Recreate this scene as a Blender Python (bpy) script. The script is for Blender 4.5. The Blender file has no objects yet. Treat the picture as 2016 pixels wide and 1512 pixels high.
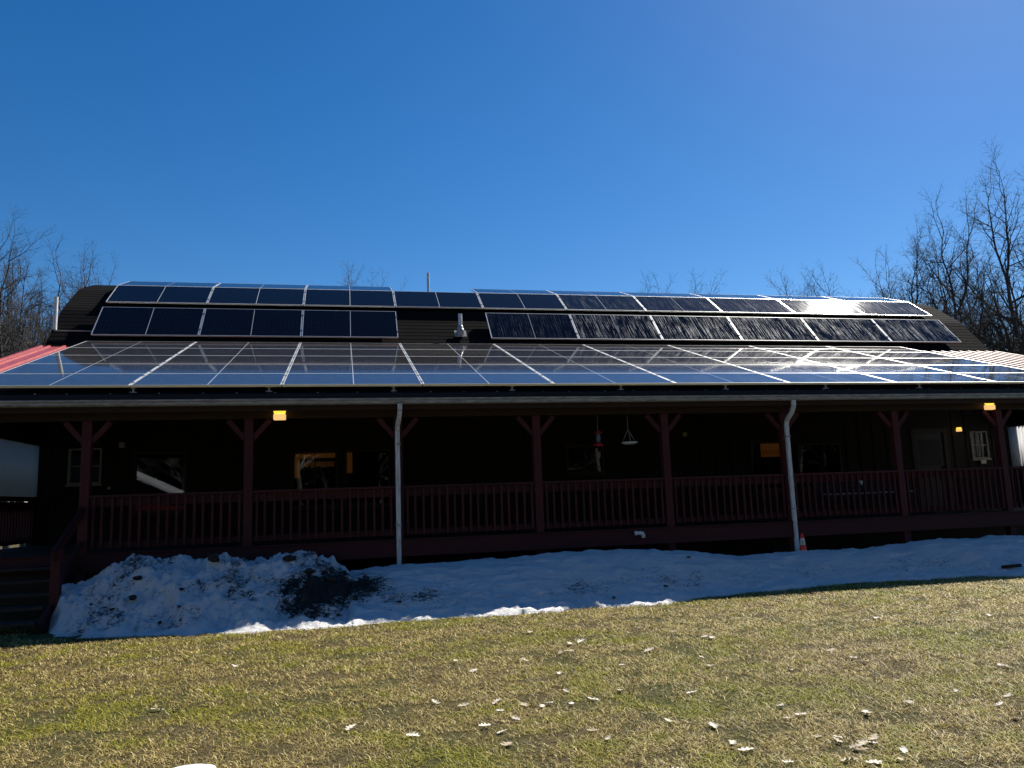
import bpy, bmesh, math, random
import numpy as np
from mathutils import Vector, Matrix, noise

S = bpy.context.scene
COL = S.collection
rad = math.radians

# ------------------------------------------------------------------ camera, sky, sun, exposure
EYE = 1.55
YAW, PITCH, ROLL, FPX = 12.3362, 8.4853, 2.0762, 1526.14

def cam_axes():
    y, p, r = rad(YAW), rad(PITCH), rad(ROLL)
    fw = Vector((math.sin(y)*math.cos(p), math.cos(y)*math.cos(p), math.sin(p)))
    rt = Vector((math.cos(y), -math.sin(y), 0)); up = rt.cross(fw)
    return rt*math.cos(r) - up*math.sin(r), up*math.cos(r) + rt*math.sin(r), fw
RT, UP, FW = cam_axes()
cd = bpy.data.cameras.new('camera'); cam = bpy.data.objects.new('camera', cd); COL.objects.link(cam)
cd.sensor_width = 36.0; cd.lens = FPX/2016*36.0; cd.clip_start = 0.05; cd.clip_end = 3000
m = Matrix((RT, UP, -FW)).transposed().to_4x4(); m.translation = (0, 0, EYE)
cam.matrix_world = m
S.camera = cam

SUN_AZ, SUN_EL = 51.5, 43.8          # azimuth from +Y towards +X
sdir = Vector((math.cos(rad(SUN_EL))*math.sin(rad(SUN_AZ)), math.cos(rad(SUN_EL))*math.cos(rad(SUN_AZ)), math.sin(rad(SUN_EL))))
w = bpy.data.worlds.new('World'); S.world = w; w.use_nodes = True
nt = w.node_tree; nt.nodes.clear()
sky = nt.nodes.new('ShaderNodeTexSky'); sky.sky_type = 'NISHITA'; sky.sun_disc = False
sky.sun_elevation = rad(SUN_EL); sky.sun_rotation = rad(SUN_AZ)
sky.altitude = 600; sky.air_density = 1.0; sky.dust_density = 0.22; sky.ozone_density = 2.6
hs = nt.nodes.new('ShaderNodeHueSaturation'); hs.inputs['Saturation'].default_value = 1.38; hs.inputs['Hue'].default_value = 0.504; hs.inputs['Value'].default_value = 1.0
bg = nt.nodes.new('ShaderNodeBackground'); bg.inputs[1].default_value = 0.054
wo = nt.nodes.new('ShaderNodeOutputWorld')
nt.links.new(sky.outputs[0], hs.inputs['Color']); nt.links.new(hs.outputs[0], bg.inputs[0]); nt.links.new(bg.outputs[0], wo.inputs[0])
sl = bpy.data.lights.new('sun', 'SUN'); sl.energy = 4.6; sl.angle = rad(0.5); sl.color = (1.0, 0.95, 0.86)
so = bpy.data.objects.new('sun', sl); COL.objects.link(so); so.rotation_euler = sdir.to_track_quat('Z', 'Y').to_euler(); so.location = (30, 30, 40)
S.view_settings.view_transform = 'Standard'; S.view_settings.look = 'None'
S.view_settings.exposure = 1.02; S.view_settings.gamma = 1.0
S.render.engine = 'CYCLES'
S.cycles.max_bounces = 8

def pix(x, y, ax, v):
    """the point where the sight line through a pixel of the photograph meets the plane axis=v (used to measure the place)"""
    d = FW + RT*((x-1008)/FPX) - UP*((y-756)/FPX)
    c = Vector((0, 0, EYE)); t = (v-c[ax])/d[ax]
    return c + d*t

# ------------------------------------------------------------------ helpers
def tag(o, label=None, cat=None, group=None, kind=None):
    if label: o['label'] = label
    if cat: o['category'] = cat
    if group: o['group'] = group
    if kind: o['kind'] = kind
    return o

def empty(name, loc=(0, 0, 0), rot=(0, 0, 0)):
    o = bpy.data.objects.new(name, None); COL.objects.link(o)
    o.location = loc; o.rotation_euler = rot; o.empty_display_size = 0.2
    return o

class MB:
    def __init__(s): s.v = []; s.f = []
    def box(s, x0, x1, y0, y1, z0, z1):
        b = len(s.v)
        s.v += [(x0, y0, z0), (x1, y0, z0), (x1, y1, z0), (x0, y1, z0), (x0, y0, z1), (x1, y0, z1), (x1, y1, z1), (x0, y1, z1)]
        s.f += [tuple(b+i for i in q) for q in ((0, 3, 2, 1), (4, 5, 6, 7), (0, 1, 5, 4), (1, 2, 6, 5), (2, 3, 7, 6), (3, 0, 4, 7))]
        return s
    def bar(s, p, q, wd, ht, side=Vector((1, 0, 0))):
        p = Vector(p); q = Vector(q); d = (q-p).normalized()
        a = (side - d*side.dot(d)).normalized(); c = d.cross(a)
        b = len(s.v)
        for e in (p, q):
            for i, j in ((-1, -1), (1, -1), (1, 1), (-1, 1)):
                s.v.append(tuple(e + a*(wd/2*i) + c*(ht/2*j)))
        s.f += [tuple(b+i for i in r) for r in ((3, 2, 1, 0), (4, 5, 6, 7), (0, 1, 5, 4), (1, 2, 6, 5), (2, 3, 7, 6), (3, 0, 4, 7))]
        return s
    def tube(s, pts, rads, n=8, cap=True):
        pts = [Vector(p) for p in pts]
        if not hasattr(rads, '__len__'): rads = [rads]*len(pts)
        b = len(s.v); prev = None
        for i, p in enumerate(pts):
            d = (pts[min(i+1, len(pts)-1)] - pts[max(i-1, 0)])
            d = d.normalized() if d.length > 1e-9 else Vector((0, 0, 1))
            if prev is None: prev = d.orthogonal().normalized()
            a = prev - d*prev.dot(d)
            a = a.normalized() if a.length > 1e-6 else d.orthogonal().normalized()
            prev = a; c = d.cross(a)
            for k in range(n):
                t = 2*math.pi*k/n
                s.v.append(tuple(p + (a*math.cos(t) + c*math.sin(t))*rads[i]))
        for i in range(len(pts)-1):
            for k in range(n):
                k2 = (k+1) % n
                s.f.append((b+i*n+k, b+i*n+k2, b+(i+1)*n+k2, b+(i+1)*n+k))
        if cap:
            s.f.append(tuple(b+k for k in reversed(range(n))))
            s.f.append(tuple(b+(len(pts)-1)*n+k for k in range(n)))
        return s
    def lathe(s, prof, n=20, c=(0, 0, 0)):
        b = len(s.v)
        for r, z in prof:
            for k in range(n):
                t = 2*math.pi*k/n
                s.v.append((c[0]+r*math.cos(t), c[1]+r*math.sin(t), c[2]+z))
        for i in range(len(prof)-1):
            for k in range(n):
                k2 = (k+1) % n
                s.f.append((b+i*n+k, b+i*n+k2, b+(i+1)*n+k2, b+(i+1)*n+k))
        return s
    def prism(s, poly, x0, x1):
        """(y, z) outline extruded along x"""
        b = len(s.v); n = len(poly)
        for x in (x0, x1):
            s.v += [(x, y, z) for y, z in poly]
        s.f.append(tuple(b+i for i in range(n))); s.f.append(tuple(b+n+i for i in reversed(range(n))))
        for i in range(n):
            j = (i+1) % n
            s.f.append((b+i, b+n+i, b+n+j, b+j))
        return s
    def build(s, name, mat, parent=None, smooth=False, bevel=0, fix=True):
        me = bpy.data.meshes.new(name); me.from_pydata(s.v, [], s.f)
        if fix:
            bm = bmesh.new(); bm.from_mesh(me); bmesh.ops.recalc_face_normals(bm, faces=bm.faces); bm.to_mesh(me); bm.free()
        me.materials.append(mat)
        if smooth: me.polygons.foreach_set('use_smooth', [True]*len(me.polygons))
        o = bpy.data.objects.new(name, me); COL.objects.link(o)
        if bevel:
            bv = o.modifiers.new('bevel', 'BEVEL'); bv.width = bevel; bv.segments = 2; bv.limit_method = 'ANGLE'
        if parent:
            o.parent = parent
            o.matrix_parent_inverse = world_of(parent).inverted()
        return o

def world_of(o):
    m = Matrix.LocRotScale(o.location, o.rotation_euler, o.scale)
    if o.parent: m = world_of(o.parent) @ o.matrix_parent_inverse @ m
    return m

def kids(o): return [c for c in bpy.data.objects if c.parent == o]
def copy_tree(o, parent=None):
    c = o.copy(); COL.objects.link(c)
    if parent:
        mi = o.matrix_parent_inverse.copy(); c.parent = parent; c.matrix_parent_inverse = mi
    for k in kids(o): copy_tree(k, c)
    return c

# ------------------------------------------------------------------ materials
def mat(name, base=(.5, .5, .5), rough=.6, metal=0., spec=.5):
    m = bpy.data.materials.new(name); m.use_nodes = True
    p = m.node_tree.nodes['Principled BSDF']
    p.inputs['Base Color'].default_value = (*base, 1); p.inputs['Roughness'].default_value = rough
    p.inputs['Metallic'].default_value = metal; p.inputs['Specular IOR Level'].default_value = spec
    return m
class NG:
    def __init__(s, m): s.t = m.node_tree; s.p = s.t.nodes.get('Principled BSDF'); s.o = s.t.nodes.get('Material Output')
    def n(s, typ, **k):
        x = s.t.nodes.new(typ)
        for a, b in k.items(): setattr(x, a, b)
        return x
    def l(s, a, b): s.t.links.new(a, b)
    def coord(s, kind='Object', scale=(1, 1, 1), rot=(0, 0, 0)):
        tc = s.n('ShaderNodeTexCoord'); mp = s.n('ShaderNodeMapping'); mp.inputs['Scale'].default_value = scale; mp.inputs['Rotation'].default_value = rot
        s.l(tc.outputs[kind], mp.inputs[0]); return mp.outputs[0]
    def noise(s, vec, scale, detail=4, rough=.6, dist=0):
        x = s.n('ShaderNodeTexNoise'); x.inputs['Scale'].default_value = scale; x.inputs['Detail'].default_value = detail
        x.inputs['Roughness'].default_value = rough; x.inputs['Distortion'].default_value = dist
        if vec is not None: s.l(vec, x.inputs['Vector'])
        return x.outputs['Fac']
    def ramp(s, fac, stops, interp='LINEAR'):
        x = s.n('ShaderNodeValToRGB'); x.color_ramp.interpolation = interp; e = x.color_ramp.elements
        while len(e) < len(stops): e.new(.5)
        for i, (p, c) in enumerate(stops):
            e[i].position = p; e[i].color = (*c, 1) if hasattr(c, '__len__') else (c, c, c, 1)
        s.l(fac, x.inputs[0]); return x.outputs[0]
    def math(s, op, a, b=None, clamp=False):
        x = s.n('ShaderNodeMath', operation=op, use_clamp=clamp)
        for i, v in enumerate((a, b)):
            if v is None: continue
            if hasattr(v, 'node'): s.l(v, x.inputs[i])
            else: x.inputs[i].default_value = v
        return x.outputs[0]
    def mix(s, fac, a, b, mode='MIX'):
        x = s.n('ShaderNodeMix', data_type='RGBA', blend_type=mode)
        for i, v in ((0, fac), (6, a), (7, b)):
            if hasattr(v, 'node'): s.l(v, x.inputs[i])
            elif hasattr(v, '__len__'): x.inputs[i].default_value = (*v, 1)
            else: x.inputs[i].default_value = v
        return x.outputs[2]
    def bump(s, h, strength=.3, dist=.01):
        x = s.n('ShaderNodeBump'); x.inputs['Strength'].default_value = strength; x.inputs['Distance'].default_value = dist
        s.l(h, x.inputs['Height']); s.l(x.outputs[0], s.p.inputs['Normal'])

def wood(name, a, b, scale=(2, 14, 14), rough=.65, spec=.3):
    m = mat(name, a, rough, 0, spec); g = NG(m)
    f = g.noise(g.coord('Object', scale), 3, 6, .65, .4)
    big = g.noise(g.coord('Object'), 1.1, 2)
    c = g.ramp(f, [(.3, a), (.7, b)]); c = g.mix(g.math('MULTIPLY', big, .5), c, tuple(x*.55 for x in a))
    oi = g.n('ShaderNodeObjectInfo'); sc_ = g.n('ShaderNodeHueSaturation'); g.l(g.math('ADD', g.math('MULTIPLY', oi.outputs['Random'], .5), .75), sc_.inputs['Value']); g.l(c, sc_.inputs['Color'])
    g.l(sc_.outputs[0], g.p.inputs['Base Color']); g.bump(f, .35, .004)
    return m
M = {}
M['stain'] = wood('red_stained_wood', (.044, .0068, .0085), (.076, .0115, .0135), (14, 14, 2))
M['stain_h'] = wood('red_stained_board', (.038, .0064, .008), (.064, .0105, .0118), (1.2, 14, 14))
M['beam'] = wood('brown_beam_wood', (.020, .009, .006), (.040, .018, .011), (1.2, 14, 14))
M['deck'] = wood('deck_boards', (.020, .016, .016), (.040, .032, .030), (1, 8, 8))
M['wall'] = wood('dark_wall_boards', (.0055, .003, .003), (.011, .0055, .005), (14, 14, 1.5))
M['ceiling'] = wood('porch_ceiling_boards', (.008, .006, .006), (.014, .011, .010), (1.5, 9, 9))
M['gutter'] = mat('gutter_aluminium', (.36, .35, .33), .45, .2)
g = NG(M['gutter']); f = g.noise(g.coord('Object', (1.5, 6, 6)), 4, 5); g.l(g.ramp(f, [(.35, (.21, .2, .185)), (.65, (.40, .39, .37))]), g.p.inputs['Base Color'])
M['spout'] = mat('downspout_aluminium', (.62, .62, .63), .4, .1)
g = NG(M['spout']); f = g.noise(g.coord('Object', (9, 9, 1.2)), 4, 5); g.l(g.ramp(f, [(.35, (.42, .42, .42)), (.6, (.68, .68, .69))]), g.p.inputs['Base Color'])
M['black'] = mat('black_flashing', (.007, .007, .010), .55, 0, .25)  # racking rail metal; on the eave strip it paints the shade under the panels
M['alu'] = mat('panel_frame_aluminium', (.72, .72, .70), .38, .55)
M['clamp'] = mat('clamp_metal', (.03, .03, .03), .5, .6)
M['pvc'] = mat('white_pvc', (.72, .72, .70), .45)
g = NG(M['pvc']); f = g.noise(g.coord('Object', (8, 8, 3)), 4, 5); g.l(g.ramp(f, [(.3, (.5, .49, .46)), (.6, (.75, .75, .74))]), g.p.inputs['Base Color'])
M['trim'] = mat('window_trim', (.36, .33, .30), .6)
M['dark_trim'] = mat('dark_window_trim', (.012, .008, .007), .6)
M['rock'] = wood('dark_clod', (.02, .018, .014), (.05, .043, .032), (9, 9, 9), .95)
M['iron'] = mat('dark_iron', (.02, .02, .022), .5, .7)

def shingle_mat():
    m = mat('asphalt_shingles', (.018, .014, .013), .95, 0, .04); g = NG(m)
    br = g.n('ShaderNodeTexBrick'); br.inputs['Scale'].default_value = 1.0
    br.inputs['Brick Width'].default_value = .33; br.inputs['Row Height'].default_value = .5; br.inputs['Mortar Size'].default_value = .004
    br.inputs['Color1'].default_value = (.5, .5, .5, 1); br.inputs['Color2'].default_value = (1, 1, 1, 1); br.inputs['Mortar'].default_value = (.15, .15, .15, 1)
    g.l(g.coord('Object'), br.inputs['Vector'])
    f = g.noise(g.coord('Object'), 180, 2); fb = g.noise(g.coord('Object'), 1.3, 4)
    c = g.ramp(f, [(.3, (.0045, .0040, .0044)), (.7, (.012, .0105, .0108))])
    c = g.mix(.6, c, br.outputs['Color'], 'MULTIPLY'); c = g.mix(g.math('MULTIPLY', fb, .6), c, (.008, .008, .008))
    g.l(c, g.p.inputs['Base Color']); g.bump(f, .6, .004)
    return m
M['shingle'] = shingle_mat()

def red_metal():
    m = mat('red_roof_metal', (.33, .045, .045), .34, 0, .5); g = NG(m)
    f = g.noise(g.coord('Object', (3, .6, 3)), 3, 5)
    g.l(g.ramp(f, [(.3, (.26, .035, .038)), (.7, (.38, .065, .062))]), g.p.inputs['Base Color'])
    g.l(g.ramp(f, [(.3, .40), (.7, .50)]), g.p.inputs['Roughness']); g.p.inputs['Coat Weight'].default_value = .35; g.p.inputs['Coat Roughness'].default_value = .42
    return m
M['red_metal'] = red_metal()

def cell_mat(name, streaks, dust=None):
    m = mat(name, (.01, .012, .03), .12, 0, .5); g = NG(m)
    tc = g.n('ShaderNodeTexCoord'); sp = g.n('ShaderNodeSeparateXYZ'); g.l(tc.outputs['Object'], sp.inputs[0])
    def lines(out, pitch, wd, off=0.):
        a = g.math('ADD', out, 50*pitch+off); a = g.math('MODULO', a, pitch); a = g.math('SUBTRACT', a, pitch/2); a = g.math('ABSOLUTE', a)
        return g.math('GREATER_THAN', a, pitch/2-wd/2)
    lx = lines(sp.outputs[0], .0929, .0035); ly = lines(sp.outputs[1], .1835, .0045, -.0155)
    grid = g.math('MAXIMUM', lx, ly)
    bus = lines(sp.outputs[1], .0204, .0016)
    mid = g.math('LESS_THAN', g.math('ABSOLUTE', sp.outputs[0]), .007)
    tone = g.noise(tc.outputs['Object'], 2.5, 3)
    oi = g.n('ShaderNodeObjectInfo')
    c = g.mix(tone, (.0018, .0022, .005), (.003, .004, .010))
    c = g.mix(g.math('MULTIPLY', oi.outputs['Random'], .5), c, (.005, .006, .011))
    c = g.mix(g.math('MULTIPLY', bus, .12), c, (.035, .04, .05))
    c = g.mix(g.math('MULTIPLY', grid, .5), c, (.075, .08, .095) if dust else (.022, .025, .034))
    c = g.mix(g.math('MULTIPLY', mid, .9), c, (.5, .5, .5))
    smear = g.noise(g.coord('Object', (5, 1, 1)), 2.2, 5)
    r = g.ramp(smear, [(.35, .04), (.7, .072)])
    if streaks:
        v = g.coord('Object', (1, .022, 1))
        ob = g.n('ShaderNodeVectorMath', operation='ADD')
        oc = g.n('ShaderNodeCombineXYZ'); g.l(g.math('MULTIPLY', oi.outputs['Random'], 40.), oc.inputs[0]); g.l(v, ob.inputs[0]); g.l(oc.outputs[0], ob.inputs[1])
        st = g.noise(ob.outputs[0], 52, 3, .6)
        v2 = g.coord('Object', (1, .5, 1)); ob2 = g.n('ShaderNodeVectorMath', operation='ADD'); g.l(v2, ob2.inputs[0]); g.l(oc.outputs[0], ob2.inputs[1])
        cl = g.noise(ob2.outputs[0], 3.2, 4, .6)
        drops = g.noise(ob2.outputs[0], 42, 2, .5)
        k = g.math('MULTIPLY', g.ramp(st, [(.52, 0.), (.60, 1.)]), g.ramp(cl, [(.36, 0.), (.58, 1.)]))
        k = g.math('MULTIPLY', k, g.ramp(drops, [(.34, .15), (.56, 1.)]))
        k = g.math('MULTIPLY', k, streaks)
        film = g.n('ShaderNodeBsdfPrincipled'); film.inputs['Base Color'].default_value = (.52, .52, .50, 1); film.inputs['Roughness'].default_value = .5
        mx = g.n('ShaderNodeMixShader'); g.l(k, mx.inputs[0]); g.l(g.p.outputs[0], mx.inputs[1]); g.l(film.outputs[0], mx.inputs[2]); g.l(mx.outputs[0], g.o.inputs[0])
    g.l(r, g.p.inputs['Roughness']); g.l(c, g.p.inputs['Base Color'])
    g.p.inputs['IOR'].default_value = 1.36 if dust else 1.24
    if dust:
        dn = g.noise(g.coord('Object', (2, 1, 1)), 3, 5); g.l(g.mix(g.ramp(dn, [(.3, .4), (.7, 1.)]), c, dust, 'ADD'), g.p.inputs['Base Color'])
    return m
M['cells'] = cell_mat('solar_cells_clean', 0)
M['cells_some'] = cell_mat('solar_cells_spotted', .12)
M['cells_wet'] = cell_mat('solar_cells_streaked', .7)
M['cells_film'] = cell_mat('solar_cells_dusty', .07, (.030, .028, .025))
M['cells_porch'] = cell_mat('solar_cells_porch', 0, (.034, .032, .028))
M['cells_haze'] = cell_mat('solar_cells_filmed', .08)

def glass_mat():
    m = bpy.data.materials.new('window_glass'); m.use_nodes = True; t = m.node_tree; t.nodes.clear()
    o = t.nodes.new('ShaderNodeOutputMaterial'); mx = t.nodes.new('ShaderNodeMixShader'); fr = t.nodes.new('ShaderNodeFresnel'); fr.inputs[0].default_value = 1.5
    tr = t.nodes.new('ShaderNodeBsdfTransparent'); tr.inputs[0].default_value = (.75, .8, .8, 1)
    gl = t.nodes.new('ShaderNodeBsdfGlossy'); gl.inputs['Roughness'].default_value = .015; gl.inputs[0].default_value = (.9, .95, 1, 1)
    t.links.new(fr.outputs[0], mx.inputs[0]); t.links.new(tr.outputs[0], mx.inputs[1]); t.links.new(gl.outputs[0], mx.inputs[2]); t.links.new(mx.outputs[0], o.inputs[0])
    return m
M['glass'] = glass_mat()

def emis(name, col, k, base=None):
    m = mat(name, base or col, .5); p = m.node_tree.nodes['Principled BSDF']
    p.inputs['Emission Color'].default_value = (*col, 1); p.inputs['Emission Strength'].default_value = k
    return m
M['lamp'] = emis('lit_lamp_shade', (1, .58, .20), .45, (.6, .5, .3))
M['lamp_top'] = emis('lit_lamp_bulb', (1, .66, .05), .62, (.6, .5, .3))
M['lit_wood'] = emis('lit_room_wood', (.9, .30, .04), .015, (.3, .12, .04))  # emission stands in for room light falling on the wood
M['valance'] = emis('lit_window_valance', (.8, .24, .035), .011, (.3, .1, .04))  # same emission in place of room light on the valance

def poly_mat(nm='corrugated_plastic', k=1.):
    m = bpy.data.materials.new(nm); m.use_nodes = True; t = m.node_tree; t.nodes.clear()
    o = t.nodes.new('ShaderNodeOutputMaterial'); mx = t.nodes.new('ShaderNodeMixShader'); mx.inputs[0].default_value = .7
    d = t.nodes.new('ShaderNodeBsdfDiffuse'); d.inputs[0].default_value = (.5*k, .51*k, .53*k, 1)
    tr = t.nodes.new('ShaderNodeBsdfTranslucent'); tr.inputs[0].default_value = (.80*k, .80*k, .80*k, 1)
    t.links.new(d.outputs[0], mx.inputs[1]); t.links.new(tr.outputs[0], mx.inputs[2]); t.links.new(mx.outputs[0], o.inputs[0])
    return m
M['poly'] = poly_mat()
M['poly_old'] = poly_mat('weathered_corrugated_plastic', .85)  # darker copy of the corrugated plastic, for the left end

def snow_mat():
    m = mat('old_snow', (.8, .82, .85), .55, 0, .35); g = NG(m)
    at = g.n('ShaderNodeAttribute', attribute_name='dirt')
    v = g.coord('Object', (1, 1.6, 1.6))
    f1 = g.noise(v, 11, 8, .75, .9); f2 = g.noise(v, 30, 7, .8, .5); f3 = g.noise(v, 2.6, 4, .6)
    s_ = g.math('ADD', g.math('MULTIPLY', f1, .55), g.math('MULTIPLY', f2, .45))
    # dirt attribute moves the threshold: 0 = clean, 1 = buried in soil
    s_ = g.math('ADD', g.math('MULTIPLY', g.math('SUBTRACT', s_, .5), 1.7), .5)
    th = g.math('ADD', s_, g.math('SUBTRACT', g.math('MULTIPLY', at.outputs['Fac'], .50), .34))
    k = g.ramp(th, [(.40, 0.), (.49, 1.)])
    clean = g.mix(f3, (.70, .685, .665), (.88, .865, .85))
    grime = g.mix(g.math('MULTIPLY', at.outputs['Fac'], .32), clean, (.40, .375, .34))
    soil = g.mix(f2, (.004, .004, .0035), (.026, .021, .014))
    g.l(g.mix(k, grime, soil), g.p.inputs['Base Color'])
    h = g.math('ADD', f2, g.math('MULTIPLY', f1, 1.2)); g.bump(h, .9, .03)
    return m
M['snow'] = snow_mat()

def lawn_mat():
    m = mat('lawn_soil', (.1, .09, .05), .95, 0, .1); g = NG(m)
    v = g.coord('Object')
    a = g.noise(v, .55, 5, .6); b = g.noise(v, 26, 6, .75); c = g.noise(v, 140, 3, .7)
    base = g.ramp(b, [(.3, (.045, .035, .018)), (.55, (.12, .095, .045)), (.75, (.21, .165, .085))])
    grn = g.ramp(b, [(.3, (.03, .036, .012)), (.7, (.10, .11, .03))])
    col = g.mix(g.ramp(a, [(.42, 0.), (.62, 1.)]), base, grn)
    col = g.mix(g.ramp(c, [(.35, .55), (.55, 0.)]), col, (.03, .024, .014))
    g.l(col, g.p.inputs['Base Color']); g.bump(g.math('ADD', b, c), .8, .02)
    return m
M['lawn'] = lawn_mat()

def grass_mat():
    m = mat('turf_blades', (.2, .17, .08), .6, 0, .25); g = NG(m)
    at = g.n('ShaderNodeAttribute', attribute_name='tint'); gr = g.n('ShaderNodeAttribute', attribute_name='green')
    straw = g.ramp(at.outputs['Fac'], [(0., (.085, .060, .026)), (.3, (.24, .175, .055)), (.6, (.49, .375, .115)), (1., (.84, .71, .34))])
    green = g.ramp(at.outputs['Fac'], [(0., (.055, .060, .014)), (.5, (.23, .215, .022)), (1., (.52, .47, .06))])
    c = g.mix(gr.outputs['Fac'], straw, green)
    g.l(c, g.p.inputs['Base Color'])
    tr = g.n('ShaderNodeBsdfTranslucent'); g.l(c, tr.inputs[0]); mx = g.n('ShaderNodeMixShader'); mx.inputs[0].default_value = .3
    g.l(g.p.outputs[0], mx.inputs[1]); g.l(tr.outputs[0], mx.inputs[2]); g.l(mx.outputs[0], g.o.inputs[0])
    return m
M['grass'] = grass_mat()
def leaf_mat():
    m = mat('dry_oak_leaf', (.6, .5, .35), .85, 0, .12); g = NG(m)
    oi = g.n('ShaderNodeObjectInfo'); f = g.noise(g.coord('Object'), 30, 4)
    c = g.ramp(oi.outputs['Random'], [(0, (.34, .27, .17)), (.4, (.60, .55, .45)), (1, (.76, .73, .66))])
    g.l(g.mix(g.math('MULTIPLY', f, .5), c, (.36, .28, .18)), g.p.inputs['Base Color'])
    return m
M['leaf'] = leaf_mat()
M['bark'] = wood('grey_bark', (.035, .028, .024), (.085, .070, .060), (6, 6, 2), .9)
M['twig'] = mat('twig_bark', (.060, .053, .050), .85, 0, .2)
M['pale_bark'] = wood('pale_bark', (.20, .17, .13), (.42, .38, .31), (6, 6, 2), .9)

# ------------------------------------------------------------------ ground
mb = MB(); mb.v = [(-900, -900, 0), (900, -900, 0), (900, 900, 0), (-900, 900, 0)]; mb.f = [(0, 1, 2, 3)]
tag(mb.build('ground', M['lawn']), kind='structure')

# ------------------------------------------------------------------ lodge
XL, XR = -6.5, 18.3                 # roof edges
WL, WR = -6.35, 18.05               # wall ends
YW = 18.0                           # porch back wall
PX = [-3.965 + 2.429*k for k in range(-1, 10)]
YP = 13.36
DECK = .97
lodge = empty('lodge', (5.9, 18.0, 0))
tag(lodge, 'long dark red wooden lodge with bowed shingle roof and deep railed porch', 'building')
L = lodge

# main roof: bowed profile in shingle courses
prof = [(18.50, 5.13), (19.60, 6.34), (19.75, 6.47), (20.72, 7.17), (21.77, 7.57), (22.65, 7.71)]
def walk(pr, step):
    pts = [Vector(p) for p in pr]; out = []; 
    seg = [(pts[i+1]-pts[i]).length for i in range(len(pts)-1)]; tot = sum(seg); n = int(tot/step)
    for k in range(n+1):
        d = k*tot/n; i = 0
        while i < len(seg)-1 and d > seg[i]: d -= seg[i]; i += 1
        out.append(pts[i].lerp(pts[i+1], min(1, d/seg[i])))
    return out
pts = walk(prof, .145)
line = []
for i in range(len(pts)-1):
    a, b = pts[i], pts[i+1]; d = (b-a).normalized(); nrm = Vector((-d.y, d.x))
    line += [a + nrm*.005, b + nrm*.001]
top = [(p.x, p.y) for p in line]
back = [(45.3-y, z) for y, z in reversed(prof[:-1])]
und = [(45.3-18.6, 5.0), (22.65, 7.55), (21.74, 7.42), (20.66, 7.03), (19.66, 6.3), (18.62, 5.0)]
mb = MB(); nx = 40
poly = top + [(22.65, 7.72)] + back + und
mb.prism(poly, XL, XR)
mb.build('roof', M['shingle'], L)
mb = MB()
for i in range(84):
    x = XL + .01 + i*.295
    mb.bar((x, 22.65, 7.735 + (.012 if i % 2 else 0)), (x+.285, 22.65, 7.735 + (.026 if i % 2 else .03)), .30, .03, Vector((0, 1, 0)))
mb.build('ridge_cap', M['shingle'], L)
# walls
mb = MB()
mb.box(WL, WR, 26.9, 27.05, 0, 5.2)
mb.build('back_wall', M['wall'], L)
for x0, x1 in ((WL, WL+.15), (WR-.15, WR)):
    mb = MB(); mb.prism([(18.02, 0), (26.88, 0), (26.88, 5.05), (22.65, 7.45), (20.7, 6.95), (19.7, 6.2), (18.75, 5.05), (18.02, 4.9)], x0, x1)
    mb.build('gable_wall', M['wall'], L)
# front wall pieced around its openings: (x0, x1, z0, z1)
opens = [(-5.69, -5.05, 2.20, 2.95), (-4.42, -3.34, 1.55, 2.84), (-1.16, -.14, 1.55, 2.80), (.0, 1.02, 1.55, 2.80), (5.20, 6.15, 2.10, 2.80),
         (10.05, 11.0, 1.55, 2.80), (11.35, 12.62, 1.55, 2.72), (14.86, 15.80, .98, 2.95), (16.62, 17.15, 2.20, 2.94)]
mb = MB(); xs = WL+.15
for (a, b, c, d) in opens:
    mb.box(xs, a, YW, YW+.15, 0, 5.0); mb.box(a, b, YW, YW+.15, 0, c); mb.box(a, b, YW, YW+.15, d, 5.0); xs = b
mb.box(xs, WR-.15, YW, YW+.15, 0, 5.0)
x = WL+.3
while x < WR-.3:                                             # battens
    if not any(a-.08 < x < b+.08 for a, b, c, d in opens): mb.box(x-.02, x+.02, YW-.018, YW-.001, .98, 4.7)
    x += .41
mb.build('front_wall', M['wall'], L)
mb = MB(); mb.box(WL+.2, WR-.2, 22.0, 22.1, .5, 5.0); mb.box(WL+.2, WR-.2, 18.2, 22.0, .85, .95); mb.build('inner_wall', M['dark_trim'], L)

def window(x0, x1, z0, z1, trim, cols=1, rows=1, tw=.045, valance=None):
    fr = MB()
    y0, y1 = YW-.035, YW+.05
    fr.box(x0-.005, x0+tw, y0, y1, z0, z1); fr.box(x1-tw, x1+.005, y0, y1, z0, z1)
    fr.box(x0+tw, x1-tw, y0+.002, y1, z1-tw, z1); fr.box(x0+tw, x1-tw, y0+.002, y1, z0, z0+tw)
    fo = fr.build('window', trim, L)
    pn = MB(); pn.v = [(x0+tw, YW+.02, z0+tw), (x1-tw, YW+.02, z0+tw), (x1-tw, YW+.02, z1-tw), (x0+tw, YW+.02, z1-tw)]; pn.f = [(0, 1, 2, 3)]; pn.build('pane', M['glass'], fo, fix=False)
    if cols*rows > 1:
        mu = MB()
        for c in range(1, cols): xx = x0+tw+(x1-x0-2*tw)*c/cols; mu.box(xx-.009, xx+.009, YW-.004, YW+.018, z0+tw, z1-tw)
        for r in range(1, rows): zz = z0+tw+(z1-z0-2*tw)*r/rows; mu.box(x0+tw, x1-tw, YW-.008, YW+.017, zz-.013, zz+.013)
        mu.build('muntin', trim, fo)
    sl_ = MB(); sl_.box(x0-.03, x1+.03, YW-.06, YW-.002, z0-.045, z0-.006); sl_.build('sill', trim, fo)
    return fo
o = window(*opens[0], M['trim'], 2, 2, .035); 
window(*opens[1], M['dark_trim'], 1, 1, .05)
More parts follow.
